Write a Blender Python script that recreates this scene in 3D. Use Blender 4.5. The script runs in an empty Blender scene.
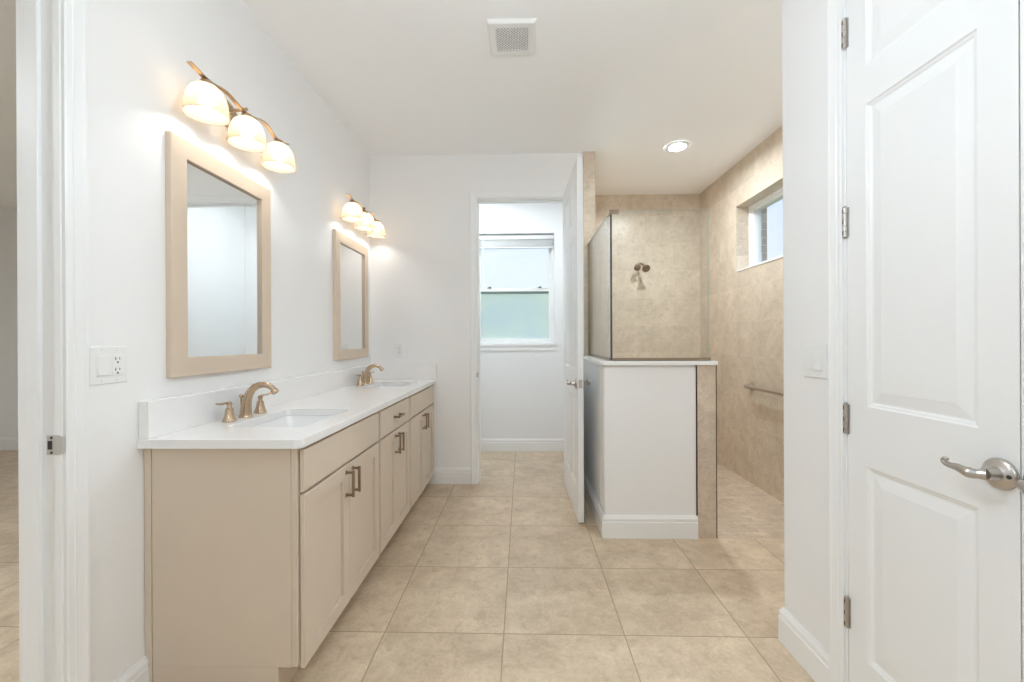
import bpy, bmesh, math, random
from mathutils import Vector, Matrix

random.seed(4)
SC = bpy.context.scene
COL = SC.collection

# ---------------------------------------------------------------- camera, world, exposure
CAM_H = 1.22
cam_d = bpy.data.cameras.new('camera')
cam = bpy.data.objects.new('camera', cam_d)
COL.objects.link(cam)
cam_d.sensor_fit = 'HORIZONTAL'
cam_d.sensor_width = 36.0
cam_d.lens = 410.451 / 1024 * 36.0
cam_d.clip_start = 0.02
cam.matrix_world = (Matrix.Translation((0, 0, CAM_H)) @ Matrix.Rotation(0.02628, 4, 'Z')
                    @ Matrix.Rotation(math.pi / 2 - 0.00068, 4, 'X') @ Matrix.Rotation(-0.00464, 4, 'Z'))
SC.camera = cam

SC.view_settings.view_transform = 'Standard'
SC.view_settings.look = 'None'
SC.view_settings.gamma = 1.0
SC.view_settings.use_curve_mapping = False
SC.view_settings.exposure = 0.19
try:
    SC.cycles.max_bounces = 14
    SC.cycles.diffuse_bounces = 8
    SC.cycles.transparent_max_bounces = 16
    SC.cycles.caustics_reflective = False
    SC.cycles.caustics_refractive = False
    SC.cycles.sample_clamp_indirect = 6.0
except Exception:
    pass


def lin(r, g, b):
    f = lambda c: c / 12.92 if c <= 0.04045 else ((c + 0.055) / 1.055) ** 2.4
    return (f(r / 255), f(g / 255), f(b / 255), 1.0)


SKY_STRENGTH = 1.15
w = bpy.data.worlds.new('world')
SC.world = w
w.use_nodes = True
nt = w.node_tree
nt.nodes.clear()
wo = nt.nodes.new('ShaderNodeOutputWorld')
wb = nt.nodes.new('ShaderNodeBackground')
wb.inputs['Strength'].default_value = SKY_STRENGTH
tc = nt.nodes.new('ShaderNodeTexCoord')
sp = nt.nodes.new('ShaderNodeSeparateXYZ')
rp = nt.nodes.new('ShaderNodeValToRGB')
rp.color_ramp.elements[0].position = 0.0
rp.color_ramp.elements[0].color = (0.76, 0.79, 0.86, 1)
rp.color_ramp.elements[1].position = 0.6
rp.color_ramp.elements[1].color = (0.55, 0.74, 1.0, 1)
nt.links.new(tc.outputs['Generated'], sp.inputs[0])
nt.links.new(sp.outputs['Z'], rp.inputs[0])
nt.links.new(rp.outputs[0], wb.inputs['Color'])
nt.links.new(wb.outputs[0], wo.inputs['Surface'])

# strengths of the fixtures and the added fill lamps (watts per square metre of glowing surface), used in the lamps' builders below
BULB_E = 66.0
SHOWER_CAN_E = 760.0
FILL_CAN_E = 1700.0
FILL_GLOBE_E = 34.0


# ---------------------------------------------------------------- materials
def nodes(m):
    m.use_nodes = True
    t = m.node_tree
    t.nodes.clear()
    o = t.nodes.new('ShaderNodeOutputMaterial')
    return t, o


def principled(name, col, rough=0.5, metal=0.0, spec=0.5, vary=0.0, vscale=6.0, bump=0.0, bscale=200.0, coat=0.0):
    m = bpy.data.materials.new(name)
    t, o = nodes(m)
    p = t.nodes.new('ShaderNodeBsdfPrincipled')
    p.inputs['Base Color'].default_value = col
    p.inputs['Roughness'].default_value = rough
    p.inputs['Metallic'].default_value = metal
    p.inputs['Specular IOR Level'].default_value = spec
    p.inputs['Coat Weight'].default_value = coat
    g = t.nodes.new('ShaderNodeNewGeometry')
    if vary:
        n = t.nodes.new('ShaderNodeTexNoise')
        n.inputs['Scale'].default_value = vscale
        n.inputs['Detail'].default_value = 4
        t.links.new(g.outputs['Position'], n.inputs['Vector'])
        mx = t.nodes.new('ShaderNodeMix')
        mx.data_type = 'RGBA'
        mx.inputs[6].default_value = tuple(c * (1 - vary) for c in col[:3]) + (1,)
        mx.inputs[7].default_value = tuple(min(1, c * (1 + vary)) for c in col[:3]) + (1,)
        t.links.new(n.outputs['Fac'], mx.inputs[0])
        t.links.new(mx.outputs[2], p.inputs['Base Color'])
    if bump:
        n2 = t.nodes.new('ShaderNodeTexNoise')
        n2.inputs['Scale'].default_value = bscale
        n2.inputs['Detail'].default_value = 2
        t.links.new(g.outputs['Position'], n2.inputs['Vector'])
        b = t.nodes.new('ShaderNodeBump')
        b.inputs['Strength'].default_value = bump
        b.inputs['Distance'].default_value = 0.001
        t.links.new(n2.outputs['Fac'], b.inputs['Height'])
        t.links.new(b.outputs[0], p.inputs['Normal'])
    t.links.new(p.outputs[0], o.inputs['Surface'])
    return m


def tile_mat(name, c1, c2, c3, grout, bw, bh, mortar, ox, oy, offset=0.0, rough=0.45, tilevar=0.08, scale=1.0):
    """large porcelain tiles; world position, axis pair picked from the face normal"""
    m = bpy.data.materials.new(name)
    t, o = nodes(m)
    N = t.nodes.new
    L = t.links.new
    g = N('ShaderNodeNewGeometry')
    sp = N('ShaderNodeSeparateXYZ'); L(g.outputs['Position'], sp.inputs[0])
    sn = N('ShaderNodeSeparateXYZ'); L(g.outputs['True Normal'], sn.inputs[0])

    def math_(op, a, b=None):
        n = N('ShaderNodeMath'); n.operation = op
        for i, v in enumerate((a, b)):
            if v is None:
                continue
            if isinstance(v, (int, float)):
                n.inputs[i].default_value = v
            else:
                L(v, n.inputs[i])
        return n.outputs[0]
    ax = math_('GREATER_THAN', math_('ABSOLUTE', sn.outputs['X']), 0.5)
    az = math_('GREATER_THAN', math_('ABSOLUTE', sn.outputs['Z']), 0.5)
    nax = math_('SUBTRACT', 1.0, ax)
    naz = math_('SUBTRACT', 1.0, az)
    u = math_('ADD', math_('MULTIPLY', sp.outputs['X'], nax), math_('MULTIPLY', sp.outputs['Y'], ax))
    v = math_('ADD', math_('MULTIPLY', sp.outputs['Z'], naz), math_('MULTIPLY', sp.outputs['Y'], az))
    u = math_('SUBTRACT', u, ox)
    v = math_('SUBTRACT', v, oy)
    cb = N('ShaderNodeCombineXYZ'); L(u, cb.inputs[0]); L(v, cb.inputs[1])
    br = N('ShaderNodeTexBrick')
    br.offset = offset
    br.offset_frequency = 2
    br.squash = 1.0
    br.inputs['Scale'].default_value = 1.0
    br.inputs['Mortar Size'].default_value = mortar
    br.inputs['Mortar Smooth'].default_value = 0.1
    br.inputs['Bias'].default_value = 0.0
    br.inputs['Brick Width'].default_value = bw
    br.inputs['Row Height'].default_value = bh
    br.inputs['Color1'].default_value = (0, 0, 0, 1)
    br.inputs['Color2'].default_value = (1, 1, 1, 1)
    br.inputs['Mortar'].default_value = (0.5, 0.5, 0.5, 1)
    L(cb.outputs[0], br.inputs['Vector'])
    # every tile gets its own piece of the stone print
    rnd = N('ShaderNodeSeparateColor'); L(br.outputs['Color'], rnd.inputs[0])
    off = N('ShaderNodeCombineXYZ')
    L(math_('MULTIPLY', rnd.outputs[0], 37.0), off.inputs[0]); L(math_('MULTIPLY', rnd.outputs[0], 19.0), off.inputs[1])
    vadd = N('ShaderNodeVectorMath'); vadd.operation = 'ADD'
    L(g.outputs['Position'], vadd.inputs[0]); L(off.outputs[0], vadd.inputs[1])
    n1 = N('ShaderNodeTexNoise'); n1.inputs['Scale'].default_value = 4.5 * scale; n1.inputs['Detail'].default_value = 12
    n1.inputs['Roughness'].default_value = 0.72; n1.inputs['Distortion'].default_value = 0.15
    n2 = N('ShaderNodeTexNoise'); n2.inputs['Scale'].default_value = 70 * scale; n2.inputs['Detail'].default_value = 6
    n2.inputs['Roughness'].default_value = 0.7
    n3 = N('ShaderNodeTexNoise'); n3.inputs['Scale'].default_value = 19 * scale; n3.inputs['Detail'].default_value = 8
    n3.inputs['Distortion'].default_value = 0.3
    for n in (n1, n2, n3):
        L(vadd.outputs[0], n.inputs['Vector'])
    r1 = N('ShaderNodeValToRGB')
    r1.color_ramp.elements[0].position = 0.36; r1.color_ramp.elements[0].color = c1
    r1.color_ramp.elements[1].position = 0.66; r1.color_ramp.elements[1].color = c2
    L(n1.outputs['Fac'], r1.inputs[0])
    r3 = N('ShaderNodeValToRGB')
    r3.color_ramp.elements[0].position = 0.53; r3.color_ramp.elements[0].color = (0, 0, 0, 1)
    r3.color_ramp.elements[1].position = 0.78; r3.color_ramp.elements[1].color = (0.55, 0.55, 0.55, 1)
    L(n3.outputs['Fac'], r3.inputs[0])
    mx = N('ShaderNodeMix'); mx.data_type = 'RGBA'
    L(r3.outputs[0], mx.inputs[0]); L(r1.outputs[0], mx.inputs[6]); mx.inputs[7].default_value = c3
    # fine speckle and tile-to-tile variation
    sc = math_('ADD', 0.72, math_('MULTIPLY', n2.outputs['Fac'], 0.56))
    sc = math_('MULTIPLY', sc, math_('ADD', 1 - tilevar / 2, math_('MULTIPLY', rnd.outputs[0], tilevar)))
    cs = N('ShaderNodeVectorMath'); cs.operation = 'SCALE'
    L(mx.outputs[2], cs.inputs[0]); L(sc, cs.inputs['Scale'])
    mg = N('ShaderNodeMix'); mg.data_type = 'RGBA'
    L(br.outputs['Fac'], mg.inputs[0]); L(cs.outputs[0], mg.inputs[6]); mg.inputs[7].default_value = grout
    p = N('ShaderNodeBsdfPrincipled')
    L(mg.outputs[2], p.inputs['Base Color'])
    L(math_('ADD', rough, math_('MULTIPLY', br.outputs['Fac'], 0.35)), p.inputs['Roughness'])
    p.inputs['Specular IOR Level'].default_value = 0.45
    b = N('ShaderNodeBump'); b.inputs['Strength'].default_value = 0.5; b.inputs['Distance'].default_value = 0.002
    hh = math_('SUBTRACT', math_('MULTIPLY', n2.outputs['Fac'], 0.10), br.outputs['Fac'])
    L(hh, b.inputs['Height']); L(b.outputs[0], p.inputs['Normal'])
    L(p.outputs[0], o.inputs['Surface'])
    return m


def glass_mat(name, tint=(1, 1, 1, 1), refl=0.07, rough=0.0):
    """thin clear pane: straight-through with a fresnel reflection"""
    m = bpy.data.materials.new(name)
    t, o = nodes(m)
    tr = t.nodes.new('ShaderNodeBsdfTransparent'); tr.inputs['Color'].default_value = tint
    gl = t.nodes.new('ShaderNodeBsdfGlossy'); gl.inputs['Roughness'].default_value = rough
    fr = t.nodes.new('ShaderNodeFresnel')
    gm = t.nodes.new('ShaderNodeNewGeometry')
    mr = t.nodes.new('ShaderNodeMapRange')      # same reflectance from both sides of a face
    mr.inputs['To Min'].default_value = 1.42
    mr.inputs['To Max'].default_value = 1 / 1.42
    t.links.new(gm.outputs['Backfacing'], mr.inputs['Value'])
    t.links.new(mr.outputs['Result'], fr.inputs['IOR'])
    mx = t.nodes.new('ShaderNodeMixShader')
    t.links.new(fr.outputs[0], mx.inputs[0]); t.links.new(tr.outputs[0], mx.inputs[1]); t.links.new(gl.outputs[0], mx.inputs[2])
    t.links.new(mx.outputs[0], o.inputs['Surface'])
    return m


def emit_mat(name, col, s):
    m = bpy.data.materials.new(name)
    t, o = nodes(m)
    e = t.nodes.new('ShaderNodeEmission'); e.inputs['Color'].default_value = col; e.inputs['Strength'].default_value = s
    t.links.new(e.outputs[0], o.inputs['Surface'])
    return m


def shade_mat():
    """alabaster glass: mostly scatters, lets a little straight through so the bulb shows"""
    m = bpy.data.materials.new('alabaster_glass')
    t, o = nodes(m)
    N = t.nodes.new; L = t.links.new
    g = N('ShaderNodeNewGeometry')
    n = N('ShaderNodeTexNoise'); n.inputs['Scale'].default_value = 14; n.inputs['Detail'].default_value = 4; n.inputs['Distortion'].default_value = 2
    L(g.outputs['Position'], n.inputs['Vector'])
    rp = N('ShaderNodeValToRGB')
    rp.color_ramp.elements[0].color = (0.46, 0.385, 0.295, 1); rp.color_ramp.elements[1].color = (0.56, 0.495, 0.41, 1)
    L(n.outputs['Fac'], rp.inputs[0])
    tl = N('ShaderNodeBsdfTranslucent'); L(rp.outputs[0], tl.inputs['Color'])
    df = N('ShaderNodeBsdfDiffuse'); df.inputs['Color'].default_value = (0.62, 0.54, 0.45, 1)
    tr = N('ShaderNodeBsdfTransparent'); tr.inputs['Color'].default_value = (1, 0.93, 0.80, 1)
    a = N('ShaderNodeMixShader'); a.inputs[0].default_value = 0.30
    L(tl.outputs[0], a.inputs[1]); L(df.outputs[0], a.inputs[2])
    b = N('ShaderNodeMixShader'); b.inputs[0].default_value = 0.16
    L(a.outputs[0], b.inputs[1]); L(tr.outputs[0], b.inputs[2])
    L(b.outputs[0], o.inputs['Surface'])
    return m


def frosted_mat():
    m = bpy.data.materials.new('frosted_glass')
    t, o = nodes(m)
    N = t.nodes.new; L = t.links.new
    g = N('ShaderNodeNewGeometry')
    n = N('ShaderNodeTexNoise'); n.inputs['Scale'].default_value = 3.0; n.inputs['Detail'].default_value = 3
    L(g.outputs['Position'], n.inputs['Vector'])
    rp = N('ShaderNodeValToRGB')
    rp.color_ramp.elements[0].position = 0.35; rp.color_ramp.elements[0].color = (0.86, 0.92, 0.91, 1)
    rp.color_ramp.elements[1].position = 0.65; rp.color_ramp.elements[1].color = (0.93, 0.985, 0.90, 1)
    L(n.outputs['Fac'], rp.inputs[0])
    tl = N('ShaderNodeBsdfTranslucent'); L(rp.outputs[0], tl.inputs['Color'])
    gl = N('ShaderNodeBsdfGlossy'); gl.inputs['Roughness'].default_value = 0.35
    n2 = N('ShaderNodeTexNoise'); n2.inputs['Scale'].default_value = 160
    L(g.outputs['Position'], n2.inputs['Vector'])
    b = N('ShaderNodeBump'); b.inputs['Strength'].default_value = 0.4; b.inputs['Distance'].default_value = 0.002
    L(n2.outputs['Fac'], b.inputs['Height']); L(b.outputs[0], gl.inputs['Normal'])
    mx = N('ShaderNodeMixShader'); mx.inputs[0].default_value = 0.06
    L(tl.outputs[0], mx.inputs[1]); L(gl.outputs[0], mx.inputs[2])
    tr = N('ShaderNodeBsdfTransparent'); L(rp.outputs[0], tr.inputs['Color'])
    m2 = N('ShaderNodeMixShader'); m2.inputs[0].default_value = 0.55
    L(mx.outputs[0], m2.inputs[1]); L(tr.outputs[0], m2.inputs[2])
    L(m2.outputs[0], o.inputs['Surface'])
    return m


M = {}
M['wall'] = principled('wall_paint', (0.865, 0.86, 0.855, 1), 0.6, bump=0.25, bscale=90, spec=0.3)
M['ceiling'] = principled('ceiling_paint', (0.925, 0.925, 0.925, 1), 0.8, bump=0.2, bscale=70, spec=0.2)
M['trim'] = principled('trim_paint', (0.87, 0.87, 0.865, 1), 0.32, spec=0.45)
M['door'] = principled('door_paint', (0.86, 0.86, 0.855, 1), 0.35, spec=0.45, bump=0.08, bscale=140)
M['cabinet'] = principled('cabinet_paint', lin(213, 198, 180), 0.42, spec=0.4, vary=0.02, vscale=9)
M['gap'] = principled('cabinet_inside', lin(120, 98, 74), 0.7)
M['quartz'] = principled('white_quartz', (0.86, 0.85, 0.84, 1), 0.16, spec=0.5, vary=0.03, vscale=5)
M['ceramic'] = principled('sink_ceramic', (0.86, 0.86, 0.855, 1), 0.12, spec=0.5, vary=0.01)
M['plastic'] = principled('white_plastic', (0.84, 0.84, 0.83, 1), 0.3, vary=0.01)
M['bronze'] = principled('champagne_bronze', lin(198, 174, 148), 0.24, metal=1.0, vary=0.06, vscale=30)
M['pull'] = principled('bronze_pull', lin(156, 138, 118), 0.32, metal=1.0, vary=0.05, vscale=30)
M['bar'] = principled('lamp_bronze', lin(186, 164, 136), 0.28, metal=1.0, vary=0.08, vscale=25)
M['nickel'] = principled('satin_nickel', lin(196, 190, 184), 0.3, metal=1.0, vary=0.05, vscale=40)
M['dark'] = principled('dark_slot', lin(58, 52, 46), 0.6)
M['edge_trim'] = principled('bronze_edge_trim', lin(92, 70, 52), 0.4, metal=0.6, vary=0.05)
M['strike'] = principled('strike_plate_steel', lin(206, 203, 198), 0.5, metal=0.55, vary=0.03)
M['mirror'] = principled('mirror_silver', (0.93, 0.94, 0.935, 1), 0.0, metal=1.0)
M['mirror_frame'] = principled('mirror_frame_paint', lin(214, 196, 175), 0.42, spec=0.4, vary=0.02, vscale=9)
M['vinyl'] = principled('window_vinyl', (0.84, 0.84, 0.82, 1), 0.35, vary=0.01)
M['gasket'] = principled('window_gasket', lin(104, 118, 108), 0.6)
M['grille'] = principled('vent_plastic', (0.82, 0.81, 0.79, 1), 0.4, vary=0.01)
M['vent_in'] = principled('vent_inside', lin(96, 92, 87), 0.8)
M['pane'] = glass_mat('window_pane', (0.97, 0.985, 1.0, 1))
M['shower_glass'] = glass_mat('shower_glass', (0.962, 0.975, 0.965, 1))
M['glass_edge'] = principled('glass_edge', lin(196, 208, 200), 0.15, vary=0.02)
M['glass_dark'] = principled('glass_corner_seal', lin(70, 74, 66), 0.4)
M['frosted'] = frosted_mat()
M['shade'] = shade_mat()
M['bulb'] = emit_mat('lit_bulb', (1.0, 0.95, 0.90, 1), BULB_E)
M['lens_shower'] = emit_mat('lit_lens_shower', (0.84, 0.93, 1.0, 1), SHOWER_CAN_E)
M['fill_lens_wc'] = emit_mat('fill_lens_toilet_room', (0.84, 0.93, 1.0, 1), 400.0)
M['fill_globe_rear'] = emit_mat('fill_globe_rear_glow', (0.80, 0.91, 1.0, 1), 24.0)
M['globe'] = emit_mat('fill_globe_glow', (0.80, 0.91, 1.0, 1), FILL_GLOBE_E)
M['fill_lens_near'] = emit_mat('fill_lens_near_shower', (0.84, 0.93, 1.0, 1), 270.0)
M['lens'] = emit_mat('fill_lens_glow', (0.84, 0.93, 1.0, 1), FILL_CAN_E)
FLOOR_C = (lin(189, 168, 142), lin(220, 201, 175), lin(164, 143, 117))
M['floor'] = tile_mat('floor_tile', *FLOOR_C, lin(166, 146, 122), 0.4995, 0.4995, 0.0025, -0.584, 1.7067, rough=0.34)
M['wall_tile'] = tile_mat('shower_wall_tile', lin(198, 183, 163), lin(221, 206, 187), lin(178, 161, 141), lin(216, 202, 184),
                          0.61, 0.3, 0.0020, 0.12, 0.18, offset=0.5, rough=0.3, tilevar=0.07)
M['shower_floor'] = tile_mat('shower_floor_tile', lin(190, 170, 148), lin(214, 196, 174), lin(170, 150, 128), lin(190, 172, 150),
                             0.10, 0.05, 0.0016, 0.0, 0.0, offset=0.5, rough=0.4, tilevar=0.14)
M['brick'] = tile_mat('exterior_brick', lin(186, 176, 164), lin(206, 198, 188), lin(168, 158, 148), lin(214, 210, 204),
                      0.22, 0.072, 0.005, 0.0, 0.0, offset=0.5, rough=0.8, tilevar=0.3)
M['grass'] = principled('lawn', lin(110, 140, 80), 0.9, vary=0.3, vscale=8)
M['black_gap'] = principled('closet_dark', lin(90, 88, 84), 0.9)


# ---------------------------------------------------------------- mesh helpers
def new():
    return bmesh.new()


def box(bm, x0, x1, y0, y1, z0, z1):
    v = [bm.verts.new(p) for p in ((x0, y0, z0), (x1, y0, z0), (x1, y1, z0), (x0, y1, z0), (x0, y0, z1), (x1, y0, z1), (x1, y1, z1), (x0, y1, z1))]
    for f in ((3, 2, 1, 0), (4, 5, 6, 7), (0, 1, 5, 4), (1, 2, 6, 5), (2, 3, 7, 6), (3, 0, 4, 7)):
        bm.faces.new([v[i] for i in f])
    return bm


def boxes(*bs):
    bm = new()
    for b in bs:
        box(bm, *b)
    return bm


def loft(bm, rings, closed=True, cap0=True, cap1=True):
    vr = [[bm.verts.new(p) for p in r] for r in rings]
    n = len(vr[0])
    for a, b in zip(vr, vr[1:]):
        for i in range(n if closed else n - 1):
            j = (i + 1) % n
            bm.faces.new((a[i], a[j], b[j], b[i]))
    if cap0:
        bm.faces.new(list(reversed(vr[0])))
    if cap1:
        bm.faces.new(vr[-1])
    return bm


def frame_of(axis):
    a = Vector(axis).normalized()
    r = Vector((0, 0, 1)) if abs(a.z) < 0.9 else Vector((1, 0, 0))
    u = r.cross(a).normalized()
    return a, u, a.cross(u)


def lathe(bm, prof, c=(0, 0, 0), axis=(0, 0, 1), n=28, cap0=True, cap1=True, sx=1.0, sy=1.0):
    a, u, v = frame_of(axis)
    c = Vector(c)
    rings = []
    for r, h in prof:
        r = max(r, 1e-4)
        rings.append([c + a * h + u * (r * sx * math.cos(2 * math.pi * k / n)) + v * (r * sy * math.sin(2 * math.pi * k / n)) for k in range(n)])
    return loft(bm, rings, True, cap0, cap1)


def tube(bm, pts, rad, n=14, flat=None):
    """tube through pts; rad one number or per point; flat=(wide, thin) gives a strip cross-section"""
    pts = [Vector(p) for p in pts]
    if not isinstance(rad, (list, tuple)):
        rad = [rad] * len(pts)
    rings = []
    prev = None
    for i, p in enumerate(pts):
        d = (pts[min(i + 1, len(pts) - 1)] - pts[max(i - 1, 0)]).normalized()
        if prev is None:
            _, u, v = frame_of(d)
        else:
            u = (prev - d * prev.dot(d)).normalized()
            v = d.cross(u)
        prev = u
        a, b = (1, 1) if flat is None else flat
        rings.append([p + u * (rad[i] * a * math.cos(2 * math.pi * k / n)) + v * (rad[i] * b * math.sin(2 * math.pi * k / n)) for k in range(n)])
    return loft(bm, rings)


def curve(pts, n=8):
    """Catmull-Rom through pts"""
    P = [Vector(p) for p in pts]
    P = [P[0] * 2 - P[1]] + P + [P[-1] * 2 - P[-2]]
    out = []
    for i in range(1, len(P) - 2):
        for k in range(n):
            t = k / n
            out.append(0.5 * ((2 * P[i]) + (-P[i - 1] + P[i + 1]) * t + (2 * P[i - 1] - 5 * P[i] + 4 * P[i + 1] - P[i + 2]) * t * t
                              + (-P[i - 1] + 3 * P[i] - 3 * P[i + 1] + P[i + 2]) * t ** 3))
    out.append(P[-2])
    return out


def sweep(bm, path, prof, N, side=1, closed=False):
    """profile (a, b): a sideways in the path's plane, b along N; mitred corners"""
    P = [Vector(p) for p in path]
    N = Vector(N).normalized()
    n = len(P)
    segs = []
    for i in range(n if closed else n - 1):
        d = (P[(i + 1) % n] - P[i]).normalized()
        segs.append(N.cross(d) * side)
    rings = []
    for i in range(n):
        if closed:
            s1, s2 = segs[i - 1], segs[i]
        else:
            s1, s2 = segs[max(i - 1, 0)], segs[min(i, n - 2)]
        m = (s1 + s2) / (1 + s1.dot(s2))
        rings.append([P[i] + m * a + N * b for a, b in prof])
    if closed:
        rings.append(rings[0])
        loft(bm, rings, True, False, False)
        bmesh.ops.remove_doubles(bm, verts=bm.verts, dist=1e-6)
    else:
        loft(bm, rings, True, True, True)
    return bm


def rrect(cx, cy, w, h, r, z, n=5):
    out = []
    for sx, sy, a0 in ((1, 1, 0), (-1, 1, 90), (-1, -1, 180), (1, -1, 270)):
        for k in range(n + 1):
            a = math.radians(a0 + 90 * k / n)
            out.append(Vector((cx + sx * (w / 2 - r) + r * math.cos(a), cy + sy * (h / 2 - r) + r * math.sin(a), z)))
    return out


def finish(name, bm, mat, bevel=0.0, smooth=False, seg=2):
    bmesh.ops.recalc_face_normals(bm, faces=bm.faces[:])
    me = bpy.data.meshes.new(name)
    bm.to_mesh(me)
    bm.free()
    if smooth:
        for p in me.polygons:
            p.use_smooth = True
        try:
            me.set_sharp_from_angle(angle=math.radians(42))
        except Exception:
            pass
    for mm in (mat if isinstance(mat, (list, tuple)) else [mat]):
        me.materials.append(mm)
    o = bpy.data.objects.new(name, me)
    COL.objects.link(o)
    if bevel:
        b = o.modifiers.new('bevel', 'BEVEL')
        b.width = bevel
        b.segments = seg
        b.limit_method = 'ANGLE'
        b.angle_limit = math.radians(40)
    return o


def root_of(o):
    while o.parent:
        o = o.parent
    return o


def part(name, bm, mat, parent, bevel=0.0, smooth=False, label=None, world=True, seg=2):
    """mesh child; bm is in world coordinates unless world=False (then in the thing's own)"""
    if world:
        bmesh.ops.transform(bm, matrix=base_matrix(root_of(parent)).inverted(), verts=bm.verts[:])
    o = finish(name, bm, mat, bevel, smooth, seg)
    o.parent = parent
    if label:
        o['label'] = label
    return o


def base_matrix(o):
    return Matrix.Translation(o.location) @ o.rotation_euler.to_matrix().to_4x4()


def tag(o, label=None, cat=None, group=None, kind=None):
    for k, v in (('label', label), ('category', cat), ('group', group), ('kind', kind)):
        if v:
            o[k] = v
    return o


def thing(name, label, cat, loc, rz=0.0, group=None, kind=None):
    o = bpy.data.objects.new(name, None)
    o.empty_display_size = 0.05
    COL.objects.link(o)
    o.location = loc
    o.rotation_euler = (0, 0, rz)
    return tag(o, label, cat, group, kind)


def struct(name, bm, mat, label, cat, bevel=0.0, smooth=False):
    """one-mesh piece of the setting, origin at its base"""
    lo = Vector([min(v.co[i] for v in bm.verts) for i in range(3)])
    hi = Vector([max(v.co[i] for v in bm.verts) for i in range(3)])
    c = Vector(((lo.x + hi.x) / 2, (lo.y + hi.y) / 2, lo.z))
    bmesh.ops.translate(bm, verts=bm.verts[:], vec=-c)
    o = finish(name, bm, mat, bevel, smooth)
    o.location = c
    return tag(o, label, cat, kind='structure')


def copy_tree(o, parent=None):
    c = o.copy()
    COL.objects.link(c)
    if parent is not None:
        c.parent = parent
    for ch in list(o.children):
        copy_tree(ch, c)
    return c


# ---------------------------------------------------------------- dimensions (metres, camera at x=0 y=0)
XL, XR = -1.31, 1.05            # vanity wall, closet-door wall
YB = 3.503                      # wall with the toilet-room doorway
YF = 4.537                      # outside wall
CZ = 2.815
YN = -1.9                       # wall behind the camera
XS = 1.94                       # shower right wall
XD0, XD1 = 0.516, 0.617         # wall between toilet room and shower
YP0, YP1 = 2.557, 2.675         # shower half wall
YE = 1.682                      # end of the closet-door wall

# ---------------------------------------------------------------- room shell
struct('floor', boxes((-6.2, 2.14, YN - 0.1, YP0, -0.1, 0), (-6.2, XD1, YP0, YF + 0.1, -0.1, 0)), M['floor'],
       'beige square stone-look tile floor with thin brown grout lines', 'floor')
struct('floor_shower', boxes((XD1, XS + 0.05, YP0, YF + 0.1, -0.1, -0.003)), M['shower_floor'],
       'shower floor of small beige mosaic tiles behind the half wall', 'shower floor')
struct('ceiling', boxes((XL - 0.127, 2.25, YN - 0.1, YF + 0.1, CZ, CZ + 0.1)), M['ceiling'], 'plain white ceiling over the bathroom', 'ceiling')
struct('ceiling_bedroom', boxes((-6.2, XL - 0.127, YN - 0.1, YF + 0.1, 2.745, CZ + 0.1)), M['ceiling'], 'white ceiling of the room beyond the left doorway', 'ceiling')

JY = 1.13    # latch jamb of the left doorway
struct('wall_left', boxes((XL - 0.127, XL, JY + 0.018, YF, 0, CZ), (XL - 0.127, XL, YN, JY - 0.86, 0, CZ),
                          (XL - 0.127, XL, JY - 0.86, JY + 0.018, 2.458, CZ)), M['wall'], 'long white wall behind the vanity', 'wall')
DX0, DX1 = -0.386, 0.392        # toilet-room doorway
struct('wall_back', boxes((XL, DX0 - 0.018, YB, YB + 0.115, 0, CZ), (DX1 + 0.018, XD0, YB, YB + 0.115, 0, CZ),
                          (DX0 - 0.018, DX1 + 0.018, YB, YB + 0.115, 2.448, CZ)), M['wall'], 'white end wall around the toilet-room doorway', 'wall')
WX0, WX1, WZ0, WZ1 = -0.53, 0.352, 1.172, 2.41
struct('wall_toilet_room', boxes((-0.95, WX0, YF, YF + 0.22, 0, CZ), (WX1, XD1, YF, YF + 0.22, 0, CZ),
                                 (WX0, WX1, YF, YF + 0.22, 0, WZ0), (WX0, WX1, YF, YF + 0.22, WZ1, CZ)), M['wall'],
       'white toilet-room wall around the double-hung window', 'wall')
struct('wall_toilet_room_left', boxes((-0.95, -0.85, YB + 0.115, YF, 0, CZ)), M['wall'], 'white left wall of the toilet room', 'wall')
struct('wall_divider', boxes((XD0, XD1 - 0.012, YB, YF, 0, CZ)), M['wall'], 'white wall between the toilet room and the shower', 'wall')
struct('wall_shower_left', boxes((XD1 - 0.012, XD1, YB - 0.02, YF, 0, CZ), (XD0 + 0.002, XD1 - 0.012, YB - 0.02, YB, 0, CZ)), M['wall_tile'],
       'beige tiled shower wall whose narrow end shows beside the white door', 'tiled wall')
struct('wall_shower_back', boxes((XD1, XS + 0.2, YF, YF + 0.22, -0.1, CZ)), M['wall_tile'], 'beige tiled shower back wall with the shower head', 'tiled wall')
SY0, SY1, SZ0, SZ1 = 2.56, 3.78, 1.832, 2.425
struct('wall_shower_right', boxes((XS, XS + 0.2, YE, SY0, -0.1, CZ), (XS, XS + 0.2, SY1, YF, -0.1, CZ),
                                  (XS, XS + 0.2, SY0, SY1, -0.1, SZ0), (XS, XS + 0.2, SY0, SY1, SZ1, CZ)), M['wall_tile'],
       'beige tiled shower wall with the high window and grab bar', 'tiled wall')
struct('wall_exterior', boxes((XS + 0.2, XS + 0.31, YE, SY0 + 0.02, -0.3, CZ), (XS + 0.2, XS + 0.31, SY1 + 0.055, YF, -0.3, CZ),
                              (XS + 0.2, XS + 0.31, SY0 + 0.02, SY1 + 0.055, -0.3, SZ0 + 0.02), (XS + 0.2, XS + 0.31, SY0 + 0.02, SY1 + 0.055, SZ1 + 0.02, CZ)), M['brick'],
       'outside brick facing seen through the shower window', 'brick wall')
# window bottom ledge strip of light stone
struct('trim_shower_window', boxes((XS - 0.006, XS + 0.2, SY0, SY1, SZ0, SZ0 + 0.012)), M['quartz'], 'thin pale stone ledge at the bottom of the shower window', 'ledge', bevel=0.002)

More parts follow.
